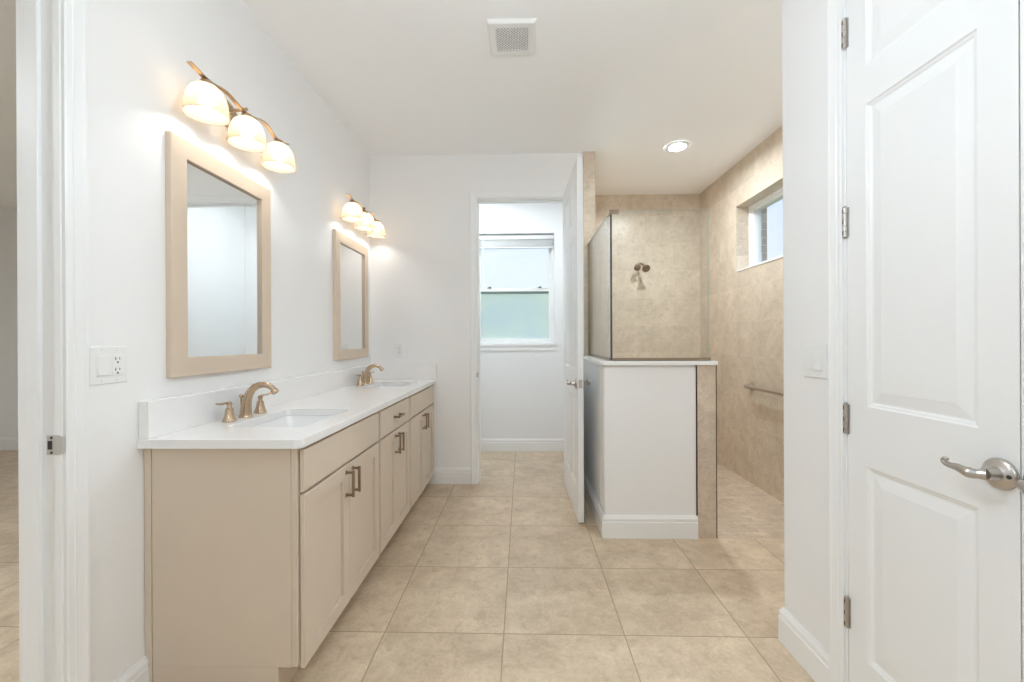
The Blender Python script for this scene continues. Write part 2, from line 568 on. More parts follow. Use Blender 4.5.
CY0, CY1 = 0.432, 1.360         # closet opening
struct('wall_right', boxes((XR, XR + 0.115, CY1 + 0.018, YE, 0, CZ), (XR, XR + 0.115, YN, CY0 - 0.018, 0, CZ),
                           (XR, XR + 0.115, CY0 - 0.018, CY1 + 0.018, 2.458, CZ)), M['wall'], 'white wall around the closet doors', 'wall')
struct('wall_shower_front', boxes((XR + 0.115, 2.25, YE - 0.115, YE, 0, CZ)), M['wall'], 'white wall at the near end of the shower', 'wall')
struct('wall_closet', boxes((1.9, 2.0, YN, YE - 0.115, 0, CZ)), M['wall'], 'back wall of the closet', 'wall')
struct('wall_front', boxes((XL - 0.127, 2.0, YN - 0.1, YN, 0, CZ)), M['wall'], 'white wall behind the camera', 'wall')
struct('wall_bedroom_back', boxes((-6.2, XL - 0.127, YF, YF + 0.1, 0, CZ)), M['wall'], 'far white wall of the room beyond the left doorway', 'wall')
struct('wall_bedroom_front', boxes((-6.2, XL - 0.127, YN - 0.1, YN, 0, CZ)), M['wall'], 'near wall of the room beyond the left doorway', 'wall')
struct('wall_bedroom_left', boxes((-6.3, -6.2, YN - 0.1, 0.2, 0, CZ), (-6.3, -6.2, 2.4, YF + 0.1, 0, CZ), (-6.3, -6.2, 0.2, 2.4, 0, 0.6), (-6.3, -6.2, 0.2, 2.4, 2.3, CZ)),
       M['wall'], 'window wall of the room beyond the left doorway', 'wall')
struct('ground', boxes((-14, 14, 4.9, 20, -0.45, -0.3), (2.4, 14, -4, 4.9, -0.45, -0.3), (-14, -6.35, -4, 4.9, -0.45, -0.3)), M['grass'], 'green lawn outside the windows', 'lawn')

# half wall
struct('wall_half', boxes((0.5, 1.069, YP0, YP1, 0, 1.065), (0.5, XD1, YP1, YB - 0.02, 0, 1.065)), M['wall'], 'white half wall in front of the shower', 'half wall', bevel=0.012)
hw = thing('wall_half_end', 'beige tiled end of the half wall with dark edge strips', 'tiled wall end', (1.129, (YP0 + YP1) / 2, 0), kind='structure')
part('tile_facing', boxes((1.0715, 1.185, YP0 - 0.001, YP1, 0, 1.065)), M['wall_tile'], hw)
part('edge_strip', boxes((1.069, 1.0715, YP0 - 0.003, YP1, 0, 1.065)), M['edge_trim'], hw)
part('edge_strip', boxes((1.185, 1.1895, YP0 - 0.004, YP1 + 0.004, 0, 1.065)), M['edge_trim'], hw)
part('edge_strip', boxes((XD0 - 0.001, XD0 + 0.002, YB - 0.021, YB, 0, CZ)), M['edge_trim'], hw) if False else None
bm = new()
cap_poly = [(0.475, 2.532), (1.190, 2.532), (1.190, 2.70), (0.642, 2.70), (0.642, YB - 0.02), (0.475, YB - 0.02)]
loft(bm, [[Vector((x, y, z)) for x, y in cap_poly] for z in (1.065, 1.09)])
vE = [e for e in bm.edges if abs(e.verts[0].co.x - 0.475) < 1e-5 and abs(e.verts[0].co.y - 2.532) < 1e-5 and abs(e.verts[1].co.x - 0.475) < 1e-5 and abs(e.verts[1].co.y - 2.532) < 1e-5]
bmesh.ops.bevel(bm, geom=vE, offset=0.03, segments=6, affect='EDGES', profile=0.5)
struct('trim_half_wall_cap', bm, M['quartz'], 'white stone cap on top of the half wall', 'wall cap', bevel=0.003)

# ---------------------------------------------------------------- baseboards, casings, jambs
BASE = [(0, 0), (0.016, 0), (0.016, 0.098), (0.0125, 0.102), (0.0125, 0.108), (0.015, 0.112), (0.014, 0.122), (0.009, 0.130), (0.006, 0.138), (0, 0.138)]


def baseboard(name, path, side, label):
    bm = new()
    sweep(bm, [(x, y, 0) for x, y in path], BASE, (0, 0, 1), side)
    return struct(name, bm, M['trim'], label, 'baseboard')


baseboard('baseboard_right', [(XR + 0.05, YE), (XR, YE), (XR, CY1 + 0.062)], -1, 'white baseboard below the two-rocker switch')
baseboard('baseboard_half_wall', [(1.069, YP0), (0.5, YP0), (0.5, YB - 0.02)], 1, 'white baseboard around the foot of the half wall')
baseboard('baseboard_back', [(DX0 - 0.064, YB), (-0.84, YB)], 1, 'short white baseboard between the vanity and the doorway')
baseboard('baseboard_toilet_room', [(XD0, YB + 0.115), (XD0, YF), (-0.85, YF), (-0.85, YB + 0.115)], 1, 'white baseboard under the toilet-room window')
baseboard('baseboard_left', [(XL, JY + 0.06), (XL, 1.383)], -1, 'short white baseboard between the left doorway and the vanity')
baseboard('baseboard_bedroom', [(XL - 0.127, YF), (-6.2, YF)], 1, 'white baseboard in the room beyond the left doorway')

CASE = [(0, 0), (0, 0.010), (0.004, 0.012), (0.018, 0.012), (0.021, 0.0145), (0.024, 0.013), (0.042, 0.0165), (0.047, 0.0185), (0.054, 0.0185), (0.058, 0.015), (0.058, 0)]


def casing(bm, pts, N, side):
    sweep(bm, pts, CASE, N, side)


# left doorway: jamb with stop and casing
t1 = thing('trim_1', 'white casing and jamb of the left doorway', 'door frame', (XL, JY, 0), kind='structure')
bm = new()
casing(bm, [(XL, JY + 0.004, 0), (XL, JY + 0.004, 2.444), (XL, JY - 0.846, 2.444), (XL, JY - 0.846, 0)], (1, 0, 0), -1)
part('casing', bm, M['trim'], t1)
part('jamb', boxes((XL - 0.127, XL, JY, JY + 0.018, 0, 2.458), (XL - 0.127, XL, JY - 0.86, JY - 0.842, 0, 2.458),
                   (XL - 0.127, XL, JY - 0.842, JY, 2.44, 2.458)), M['trim'], t1, bevel=0.0015)
part('door_stop', boxes((XL - 0.09, XL - 0.052, JY - 0.012, JY, 0, 2.428), (XL - 0.09, XL - 0.052, JY - 0.842, JY - 0.83, 0, 2.428),
                        (XL - 0.09, XL - 0.052, JY - 0.842, JY, 2.428, 2.44)), M['trim'], t1, bevel=0.002)
# strike plate with a curved lip
sk = part('strike_plate', boxes((XL - 0.041, XL - 0.003, JY - 0.002, JY + 0.001, 0.902, 0.958)), M['strike'], t1, bevel=0.001)
bm = new()
lip = [(XL - 0.004, JY - 0.002), (XL + 0.001, JY - 0.003), (XL + 0.006, JY - 0.002), (XL + 0.009, JY + 0.002)]
rings = []
for k, (x, y) in enumerate(lip):
    hgt = (0.027, 0.0265, 0.024, 0.017)[k]
    rings.append([Vector((x, y, 0.93 - hgt)), Vector((x, y, 0.93 + hgt)), Vector((x - 0.001, y + 0.0015, 0.93 + hgt)), Vector((x - 0.001, y + 0.0015, 0.93 - hgt))])
loft(bm, rings)
part('strike_lip', bm, M['strike'], sk)
bm = boxes((XL - 0.036, XL - 0.024, JY - 0.0035, JY - 0.0015, 0.918, 0.942))
part('latch_hole', bm, M['dark'], sk)
for z in (0.909, 0.951):
    bm = new()
    lathe(bm, [(0.0035, 0), (0.0035, 0.0018), (0.002, 0.0026)], (XL - 0.026, JY - 0.0015, z), (0, -1, 0), 12)
    part('screw', bm, M['dark'], sk)

# toilet-room doorway
t2 = thing('trim_2', 'white casing and jamb of the toilet-room doorway', 'door frame', ((DX0 + DX1) / 2, YB, 0), kind='structure')
bm = new()
casing(bm, [(DX0 - 0.004, YB, 0), (DX0 - 0.004, YB, 2.434), (DX1 + 0.004, YB, 2.434), (DX1 + 0.004, YB, 0)], (0, -1, 0), 1)
part('casing', bm, M['trim'], t2)
part('jamb', boxes((DX0 - 0.018, DX0, YB, YB + 0.115, 0, 2.448), (DX1, DX1 + 0.018, YB, YB + 0.115, 0, 2.448), (DX0, DX1, YB, YB + 0.115, 2.43, 2.448)), M['trim'], t2, bevel=0.0015)
part('door_stop', boxes((DX0, DX0 + 0.012, YB + 0.042, YB + 0.075, 0, 2.418), (DX1 - 0.012, DX1, YB + 0.042, YB + 0.075, 0, 2.418), (DX0, DX1, YB + 0.042, YB + 0.075, 2.418, 2.43)), M['trim'], t2, bevel=0.002)
part('strike_plate', boxes((DX0 - 0.001, DX0 + 0.0015, YB + 0.0, YB + 0.034, 0.902, 0.958), (DX0 - 0.012, DX0 + 0.001, YB - 0.0125, YB + 0.001, 0.912, 0.948)), M['nickel'], t2, bevel=0.001)

# closet opening
t3 = thing('trim_3', 'white casing and jamb of the closet doors on the right', 'door frame', (XR, (CY0 + CY1) / 2, 0), kind='structure')
bm = new()
casing(bm, [(XR, CY1 + 0.004, 0), (XR, CY1 + 0.004, 2.444), (XR, CY0 - 0.004, 2.444), (XR, CY0 - 0.004, 0)], (-1, 0, 0), 1)
part('casing', bm, M['trim'], t3)
part('jamb', boxes((XR, XR + 0.115, CY1, CY1 + 0.018, 0, 2.458), (XR, XR + 0.115, CY0 - 0.018, CY0, 0, 2.458), (XR, XR + 0.115, CY0, CY1, 2.44, 2.458)), M['trim'], t3, bevel=0.0015)


# ---------------------------------------------------------------- panel doors
def door_leaf(W, H, T, xs, zs):
    """leaf in its own frame: x along the width from the hinge, y through the thickness (0..T), z up"""
    bm = new()
    z_edges = [0] + [v for z in zs for v in z] + [H]
    x_edges = [0] + [v for x in xs for v in x] + [W]
    holes = [(xa, xb, za, zb) for xa, xb in xs for za, zb in zs]
    for yf, s in ((0.0, 1), (T, -1)):
        for i in range(len(x_edges) - 1):
            for j in range(len(z_edges) - 1):
                if i % 2 == 1 and j % 2 == 1:
                    continue
                x0, x1, z0, z1 = x_edges[i], x_edges[i + 1], z_edges[j], z_edges[j + 1]
                bm.faces.new([bm.verts.new((x, yf, z)) for x, z in ((x0, z0), (x1, z0), (x1, z1), (x0, z1))])
        for x0, x1, z0, z1 in holes:
            rings = []
            for o, d in ((0, 0), (0.003, 0.0035), (0.009, 0.0055), (0.013, 0.0085), (0.018, 0.0085), (0.046, 0.003), (0.049, 0.0022)):
                rings.append([Vector((x, yf + s * d, z)) for x, z in ((x0 + o, z0 + o), (x1 - o, z0 + o), (x1 - o, z1 - o), (x0 + o, z1 - o))])
            loft(bm, rings, True, False, True)
    for x in (0, W):
        bm.faces.new([bm.verts.new(p) for p in ((x, 0, 0), (x, T, 0), (x, T, H), (x, 0, H))])
    for z in (0, H):
        bm.faces.new([bm.verts.new(p) for p in ((0, 0, z), (W, 0, z), (W, T, z), (0, T, z))])
    bmesh.ops.remove_doubles(bm, verts=bm.verts[:], dist=1e-5)
    return bm


def handle_parts(parent, x, z, yface, s, dirx, mat):
    """lever on the face at y=yface pointing out along s; lever runs along dirx"""
    bm = new()
    lathe(bm, [(0.034, 0), (0.0345, 0.003), (0.033, 0.007), (0.027, 0.0105), (0.018, 0.0125), (0.016, 0.014), (0.0145, 0.022), (0.013, 0.030), (0.0125, 0.036)], (x, yface, z), (0, s, 0), 32)
    h = part('door_handle', bm, mat, parent, smooth=True, world=False)
    bm = new()
    pts = curve([(x - dirx * 0.004, yface + s * 0.036, z - 0.001), (x + dirx * 0.012, yface + s * 0.049, z - 0.003), (x + dirx * 0.025, yface + s * 0.053, z - 0.001), (x + dirx * 0.042, yface + s * 0.052, z + 0.002),
                 (x + dirx * 0.058, yface + s * 0.050, z + 0.001), (x + dirx * 0.070, yface + s * 0.050, z + 0.003), (x + dirx * 0.075, yface + s * 0.050, z + 0.009), (x + dirx * 0.071, yface + s * 0.050, z + 0.014), (x + dirx * 0.066, yface + s * 0.050, z + 0.012)], 6)
    n = len(pts)
    rad = []
    for i in range(n):
        u = i / (n - 1)
        rad.append(0.0125 - 0.003 * u / 0.1 if u < 0.1 else (0.0105 + 0.0015 * math.sin((u - 0.1) / 0.15 * math.pi) if u < 0.25 else 0.0100 - 0.0050 * min(1, (u - 0.25) / 0.45)))
    tube(bm, pts, rad, 14)
    part('lever', bm, mat, h, smooth=True, world=False)
    bm = new()
    lathe(bm, [(0.0045, 0), (0.0045, 0.004), (0.003, 0.0045)], (x - dirx * 0.024, yface + s * 0.0085, z), (0, s, 0), 10)
    part('release_hole', bm, M['dark'], h, world=False)


def hinge(parent, z, x=-0.001, yb=-0.006, leaf=0.010):
    bm = new()
    for k in range(5):
        za = z - 0.048 + k * 0.0192
        lathe(bm, [(0.0062, 0.0004), (0.0068, 0.001), (0.0068, 0.0184), (0.0062, 0.0188)], (x, yb, za), (0, 0, 1), 14)
    lathe(bm, [(0.004, 0), (0.005, 0.003), (0.003, 0.005)], (x, yb, z + 0.048), (0, 0, 1), 10)
    box(bm, x, x + leaf, yb + 0.003, yb + 0.0062, z - 0.047, z + 0.047)
    box(bm, x - leaf * 0.9, x, yb + 0.001, yb + 0.0062, z - 0.047, z + 0.047)
    h = part('hinge', bm, M['nickel'], parent, smooth=True, world=False)
    bm = new()
    for dz in (-0.036, 0.0, 0.036):
        box(bm, x - 0.0015, x + 0.0015, yb - 0.0072, yb - 0.006, z + dz - 0.006, z + dz + 0.006)
    part('knuckle_gap', bm, M['dark'], h, world=False)


LEAF_W = 0.4605
TH = 0.035
ZP = [(0.22, 0.82), (1.005, 1.93), (2.045, 2.305)]
d2 = thing('door_1', 'white panelled closet door leaf with four hinges and a full lever in view', 'door', (XR + 0.002, CY1 - 0.002, 0.008), -math.pi / 2, kind='structure')
part('door_leaf', door_leaf(LEAF_W, 2.427, TH, [(0.073, LEAF_W - 0.080)], ZP), M['door'], d2, world=False, bevel=0.0012)
handle_parts(d2, LEAF_W - 0.034, 0.922 - 0.008, 0.0, -1, -1, M['nickel'])
for z in (0.335, 0.962, 1.598, 2.208):
    hinge(d2, z - 0.008)
d3 = thing('door_2', 'second white closet door leaf cut off by the right edge of the photo', 'door', (XR + 0.002 + TH, CY0 + 0.002, 0.008), math.pi / 2, kind='structure')
part('door_leaf', door_leaf(LEAF_W, 2.427, TH, [(0.073, LEAF_W - 0.080)], ZP), M['door'], d3, world=False, bevel=0.0012)
handle_parts(d3, LEAF_W - 0.040, 0.922 - 0.008, TH, 1, -1, M['nickel'])

WD = 0.757
d1 = thing('door_3', 'white panelled toilet-room door standing open at a right angle', 'door', (0.344, 3.488, 0.012), -math.pi / 2 + 0.026, kind='structure')
part('door_leaf', door_leaf(WD, 2.425, TH + 0.002, [(0.105, 0.335), (0.422, 0.652)], ZP), M['door'], d1, world=False, bevel=0.0012)
handle_parts(d1, WD - 0.06, 0.93 - 0.012, 0.0, -1, -1, M['nickel'])
handle_parts(d1, WD - 0.06, 0.93 - 0.012, TH + 0.002, 1, -1, M['nickel'])
part('latch_plate', boxes((WD - 0.001, WD + 0.0012, 0.006, TH - 0.004, 0.89, 0.947), (WD, WD + 0.009, 0.012, TH - 0.010, 0.911, 0.926)), M['nickel'], d1, world=False, bevel=0.001)
for z in (0.335, 0.962, 1.598, 2.208):
    hinge(d1, z, x=0.0, yb=TH + 0.007, leaf=0.0)


# ---------------------------------------------------------------- toilet-room window and blind
def ring_frame(bm, x0, x1, z0, z1, y0, y1, wl, wr, wb, wt):
    box(bm, x0, x0 + wl, y0, y1, z0, z1)
    box(bm, x1 - wr, x1, y0, y1, z0, z1)
    box(bm, x0 + wl, x1 - wr, y0, y1, z0, z0 + wb)
    box(bm, x0 + wl, x1 - wr, y0, y1, z1 - wt, z1)


FY = YF + 0.095
win = thing('window_1', 'white double-hung window with clear upper and frosted lower sash', 'window', ((WX0 + WX1) / 2, FY, WZ0), kind='structure')
bm = new(); ring_frame(bm, WX0, WX1, WZ0, WZ1, FY, FY + 0.085, 0.026, 0.026, 0.02, 0.03)
part('window_frame', bm, M['vinyl'], win, bevel=0.003)
bm = new(); ring_frame(bm, WX0 + 0.026, WX1 - 0.026, 1.775, WZ1 - 0.03, FY + 0.042, FY + 0.07, 0.03, 0.03, 0.045, 0.04)
up_s = part('upper_sash', bm, M['vinyl'], win, bevel=0.002)
part('clear_pane', boxes((WX0 + 0.05, WX1 - 0.05, FY + 0.054, FY + 0.058, 1.80, WZ1 - 0.06)), M['pane'], up_s)
bm = new(); ring_frame(bm, WX0 + 0.026, WX1 - 0.026, WZ0 + 0.02, 1.815, FY + 0.008, FY + 0.036, 0.032, 0.032, 0.055, 0.038)
lo_s = part('lower_sash', bm, M['vinyl'], win, bevel=0.002)
part('frosted_pane', boxes((WX0 + 0.05, WX1 - 0.05, FY + 0.018, FY + 0.024, WZ0 + 0.06, 1.79)), M['frosted'], lo_s, label='frosted glass pane')
part('gasket', boxes((WX0 + 0.058, WX1 - 0.058, FY + 0.0065, FY + 0.020, 1.750, 1.777)), M['gasket'], lo_s, label='dark green-grey strip under the meeting rail')
for x in (-0.375, 0.192):
    part('sash_lock', boxes((x - 0.022, x + 0.022, FY - 0.004, FY + 0.030, 1.815, 1.823), (x - 0.006, x + 0.02, FY - 0.010, FY + 0.006, 1.823, 1.830)), M['gasket'], lo_s, bevel=0.002)
part('window_sill', boxes((WX0, WX1, YF, FY + 0.01, WZ0 - 0.002, WZ0 + 0.018), (WX0 - 0.022, WX1 + 0.024, YF - 0.022, YF, WZ0 - 0.012, WZ0 + 0.018)), M['quartz'], win, bevel=0.003)
part('window_apron', boxes((WX0 - 0.012, WX1 + 0.014, YF - 0.012, YF, WZ0 - 0.062, WZ0 - 0.012)), M['trim'], win, bevel=0.003)

bl = thing('window_blind', 'white mini blind drawn up to the top of the toilet-room window', 'blind', ((WX0 + WX1) / 2, FY - 0.02, 2.255))
part('headrail', boxes((WX0 + 0.004, WX1 - 0.004, FY - 0.052, FY - 0.006, 2.352, 2.398)), M['plastic'], bl, bevel=0.003)
bm = new()
for k in range(22):
    z = 2.272 + k * 0.0033
    box(bm, WX0 + 0.008, WX1 - 0.008, FY - 0.046 - (k % 2) * 0.0008, FY - 0.012, z, z + 0.0016)
part('slat_stack', bm, M['plastic'], bl)
part('bottom_rail', boxes((WX0 + 0.008, WX1 - 0.008, FY - 0.045, FY - 0.012, 2.255, 2.270)), M['plastic'], bl, bevel=0.003)
bm = new(); tube(bm, [(WX0 + 0.095, FY - 0.05, 2.37), (WX0 + 0.096, FY - 0.056, 2.34), (WX0 + 0.098, FY - 0.056, 1.84)], 0.004, 6)
part('wand', bm, M['plastic'], bl)

# shower window
w2 = thing('window_2', 'white framed fixed window high in the tiled shower wall', 'window', (XS + 0.14, (SY0 + SY1) / 2, SZ0 + 0.012), kind='structure')
bm = new()
path = [(XS + 0.135, SY0, SZ0 + 0.012), (XS + 0.135, SY1, SZ0 + 0.012), (XS + 0.135, SY1, SZ1), (XS + 0.135, SY0, SZ1)]
sweep(bm, path, [(0, 0), (0, 0.02), (-0.012, 0.022), (-0.02, 0.012), (-0.032, 0.012), (-0.036, -0.004), (-0.05, -0.004), (-0.052, -0.03), (-0.052, -0.06), (0, -0.06)], (-1, 0, 0), 1, closed=True)
wf = part('window_frame', bm, M['vinyl'], w2)
part('clear_pane', boxes((XS + 0.168, XS + 0.172, SY0 + 0.04, SY1 - 0.04, SZ0 + 0.05, SZ1 - 0.04)), M['pane'], w2)

# ---------------------------------------------------------------- vanity
CABX = -0.776       # face frame front
DF = -0.757         # door front
TOE = 0.105


def cabinet(name, label, y0, y1, split, drawer, end=None, filler=False):
    c = thing(name, label, 'cabinet', ((XL + CABX) / 2, (y0 + y1) / 2, 0), group=None)
    b = new()
    xb = XL + 0.003
    p = 0.018
    for ya in (y0, y1 - p):
        box(b, xb, CABX - 0.02, ya, ya + p, TOE, 0.857)
        box(b, xb, CABX - 0.066, ya, ya + p, 0.0, TOE)
    box(b, xb, CABX - 0.02, y0 + p, y1 - p, TOE, TOE + p)
    box(b, xb, xb + 0.006, y0 + p, y1 - p, TOE + p, 0.857)
    # face frame
    box(b, CABX - 0.02, CABX, y0, y0 + 0.038, TOE, 0.857)
    box(b, CABX - 0.02, CABX, y1 - 0.038, y1, TOE, 0.857)
    box(b, CABX - 0.02, CABX, y0 + 0.038, y1 - 0.038, 0.825, 0.857)
    box(b, CABX - 0.02, CABX, y0 + 0.038, y1 - 0.038, 0.676, 0.712)
    box(b, CABX - 0.02, CABX, y0 + 0.038, y1 - 0.038, TOE, TOE + 0.035)
    part('carcass', b, M['cabinet'], c, bevel=0.0012)
    part('toe_kick', boxes((CABX - 0.078, CABX - 0.066, y0 + (0.0 if not end else 0.018), y1, 0.0, TOE)), M['cabinet'], c)
    if end:
        part('end_strip', boxes((XL + 0.002, XL + 0.026, y0 - 0.005, y0, 0.0, 0.857)), M['cabinet'], c, bevel=0.001)
        part('end_panel', boxes((XL + 0.028, CABX - 0.021, y0 - 0.003, y0, TOE, 0.857), (XL + 0.028, CABX - 0.066, y0 - 0.003, y0, 0.0, TOE)), M['cabinet'], c, bevel=0.001)
    if filler:
        part('filler', boxes((CABX - 0.02, CABX, y1, YB - 0.003, TOE, 0.857), (CABX - 0.078, CABX - 0.066, y1, YB - 0.003, 0, TOE)), M['cabinet'], c, bevel=0.001)
    g = 0.012
    ya, yb = y0 + g, y1 - g

    def front(n, a, bb, z0, z1, shaker):
        bm = new()
        # slab with eased edges, shaker ones with a recessed field
        o = 0.057
        if shaker:
            back = [Vector((CABX + 0.004, y, z)) for y, z in ((a, z0), (bb, z0), (bb, z1), (a, z1))]
            rings = [back]
            for off, x in ((0, DF - 0.002), (0.002, DF), (o, DF), (o + 0.0008, DF - 0.0095), (o + 0.0010, DF - 0.0142), (o + 0.0055, DF - 0.0142), (o + 0.0060, DF - 0.0095)):
                rings.append([Vector((x, y, z)) for y, z in ((a + off, z0 + off), (bb - off, z0 + off), (bb - off, z1 - off), (a + off, z1 - off))])
            loft(bm, rings)
        else:
            rings = [[Vector((CABX + 0.004, y, z)) for y, z in ((a, z0), (bb, z0), (bb, z1), (a, z1))]]
            for off, x in ((0, DF - 0.003), (0.001, DF - 0.001), (0.003, DF)):
                rings.append([Vector((x, y, z)) for y, z in ((a + off, z0 + off), (bb - off, z0 + off), (bb - off, z1 - off), (a + off, z1 - off))])
            loft(bm, rings)
        return part(n, bm, M['cabinet'], c)

    def pull(parent, y, z, vertical):
        bm = new()
        L = 0.048
        for s in (-1, 1):
            if vertical:
                box(bm, DF, DF + 0.030, y - 0.005, y + 0.005, z + s * L - 0.005, z + s * L + 0.005)
                box(bm, DF, DF + 0.003, y - 0.009, y + 0.009, z + s * L - 0.009, z + s * L + 0.009)
            else:
                box(bm, DF, DF + 0.030, y + s * L - 0.005, y + s * L + 0.005, z - 0.005, z + 0.005)
                box(bm, DF, DF + 0.003, y + s * L - 0.009, y + s * L + 0.009, z - 0.009, z + 0.009)
        if vertical:
            box(bm, DF + 0.026, DF + 0.036, y - 0.0055, y + 0.0055, z - L - 0.008, z + L + 0.008)
        else:
            box(bm, DF + 0.026, DF + 0.036, y - L - 0.008, y + L + 0.008, z - 0.0055, z + 0.0055)
        part('pull', bm, M['pull'], parent, bevel=0.0012, label='bronze pull')

    if drawer:
        d = front('drawer', ya, yb, 0.700, 0.846, False)
        pull(d, (ya + yb) / 2, 0.775, False)
    else:
        front('false_front', ya, yb, 0.700, 0.846, False)
    d = front('door', ya, split - 0.0015, 0.092, 0.689, True)
    pull(d, split - 0.032, 0.612, True)
    d = front('door', split + 0.0015, yb, 0.092, 0.689, True)
    pull(d, split + 0.032, 0.612, True)
    return c


Y0, Y1, Y2, Y3 = 1.386, 2.148, 2.735, 3.47
cabinet('vanity_cabinet', 'beige sink cabinet nearest the camera with its plain end panel showing', Y0, Y1, 1.767, False, end=True)
cabinet('vanity_cabinet', 'beige middle vanity cabinet with a drawer above two shaker doors', Y1 + 0.0005, Y2, (Y1 + Y2) / 2, True)
cabinet('vanity_cabinet', 'beige sink cabinet at the far end against the end wall', Y2 + 0.0005, Y3, (Y2 + Y3) / 2, False, filler=True)

# counter with two sink cut-outs
CT0, CT1 = 0.859, 0.891
CF = -0.746
sinks = [(1.560, 1.985), (2.905, 3.330)]
SX0, SX1 = -1.155, -0.842
ct = thing('countertop', 'long white quartz countertop with two sink cut-outs', 'countertop', ((XL + CF) / 2, 2.43, CT0))
xs = [XL + 0.001, SX0, SX1, CF]
ys = [1.357, sinks[0][0], sinks[0][1], sinks[1][0], sinks[1][1], YB - 0.001]
bm = new()
V = {}
for k, z in enumerate((CT0, CT1)):
    for i, x in enumerate(xs):
        for j, y in enumerate(ys):
            V[i, j, k] = bm.verts.new((x, y, z))
solid = lambda i, j: 0 <= i < 3 and 0 <= j < 5 and not (i == 1 and j in (1, 3))
for i in range(3):
    for j in range(5):
        if not solid(i, j):
            continue
        bm.faces.new((V[i, j, 1], V[i + 1, j, 1], V[i + 1, j + 1, 1], V[i, j + 1, 1]))
        bm.faces.new((V[i, j + 1, 0], V[i + 1, j + 1, 0], V[i + 1, j, 0], V[i, j, 0]))
        for di, dj, a, b in ((-1, 0, (i, j), (i, j + 1)), (1, 0, (i + 1, j), (i + 1, j + 1)), (0, -1, (i, j), (i + 1, j)), (0, 1, (i, j + 1), (i + 1, j + 1))):
            if not solid(i + di, j + dj):
                bm.faces.new((V[a[0], a[1], 0], V[b[0], b[1], 0], V[b[0], b[1], 1], V[a[0], a[1], 1]))
bmesh.ops.recalc_face_normals(bm, faces=bm.faces[:])


def vertical_edges(bm, pts):
    out = []
    for e in bm.edges:
        a, b = e.verts
        if abs(a.co.z - b.co.z) > 0.01 and any(abs(a.co.x - x) < 1e-4 and abs(a.co.y - y) < 1e-4 for x, y in pts):
            out.append(e)
    return out


bmesh.ops.bevel(bm, geom=vertical_edges(bm, [(CF, 1.357)]), offset=0.028, segments=7, affect='EDGES', profile=0.5)
bmesh.ops.bevel(bm, geom=vertical_edges(bm, [(x, y) for x in (SX0, SX1) for s in sinks for y in s]), offset=0.022, segments=5, affect='EDGES', profile=0.5)
part('slab', bm, M['quartz'], ct, bevel=0.0025)
tag(struct('backsplash', boxes((XL + 0.001, XL + 0.036, 1.362, YB - 0.001, CT1, 1.018)), M['quartz'], 'low white quartz backsplash along the wall behind the faucets', 'backsplash', bevel=0.002), kind='thing')
tag(struct('side_splash', boxes((XL + 0.037, CF + 0.006, YB - 0.024, YB - 0.001, CT1, 1.018)), M['quartz'], 'short white quartz splash at the far end of the counter', 'backsplash', bevel=0.002), kind='thing')

# sinks
for (a, b), lab in zip(sinks, ('white undermount sink in the half of the counter nearer the camera', 'white undermount sink at the far end of the counter')):
    cx, cy = (SX0 + SX1) / 2, (a + b) / 2
    W, H = SX1 - SX0, b - a
    s = thing('sink', lab, 'sink', (cx, cy, 0.725), group=None)
    bm = new()
    rings = [rrect(cx, cy, W + 0.05, H + 0.05, 0.045, CT0 - 0.001), rrect(cx, cy, W + 0.008, H + 0.008, 0.030, CT0 - 0.001), rrect(cx, cy, W + 0.002, H + 0.002, 0.030, CT0 - 0.006),
             rrect(cx, cy, W - 0.012, H - 0.012, 0.034, 0.80), rrect(cx, cy, W - 0.03, H - 0.03, 0.040, 0.752), rrect(cx, cy, W - 0.06, H - 0.06, 0.045, 0.738), rrect(cx, cy, W - 0.16, H - 0.2, 0.04, 0.733),
             rrect(cx, cy, 0.046, 0.046, 0.0229, 0.731)]
    loft(bm, rings, True, False, True)
    bot = [rrect(cx, cy, W + 0.05, H + 0.05, 0.045, CT0 - 0.001), rrect(cx, cy, W + 0.03, H + 0.03, 0.04, CT0 - 0.016), rrect(cx, cy, W + 0.012, H + 0.012, 0.04, 0.80), rrect(cx, cy, W - 0.04, H - 0.04, 0.045, 0.725)]
    loft(bm, bot, True, False, True)
    bmesh.ops.remove_doubles(bm, verts=bm.verts[:], dist=1e-5)
    part('basin', bm, M['ceramic'], s, smooth=True)
    bm = new()
    lathe(bm, [(0.022, 0), (0.0225, 0.003), (0.017, 0.004), (0.016, 0.003), (0.015, 0.0065), (0.004, 0.0085)], (cx, cy, 0.7305), (0, 0, 1), 24)
    part('drain', bm, M['bronze'], s, smooth=True, label='bronze drain')


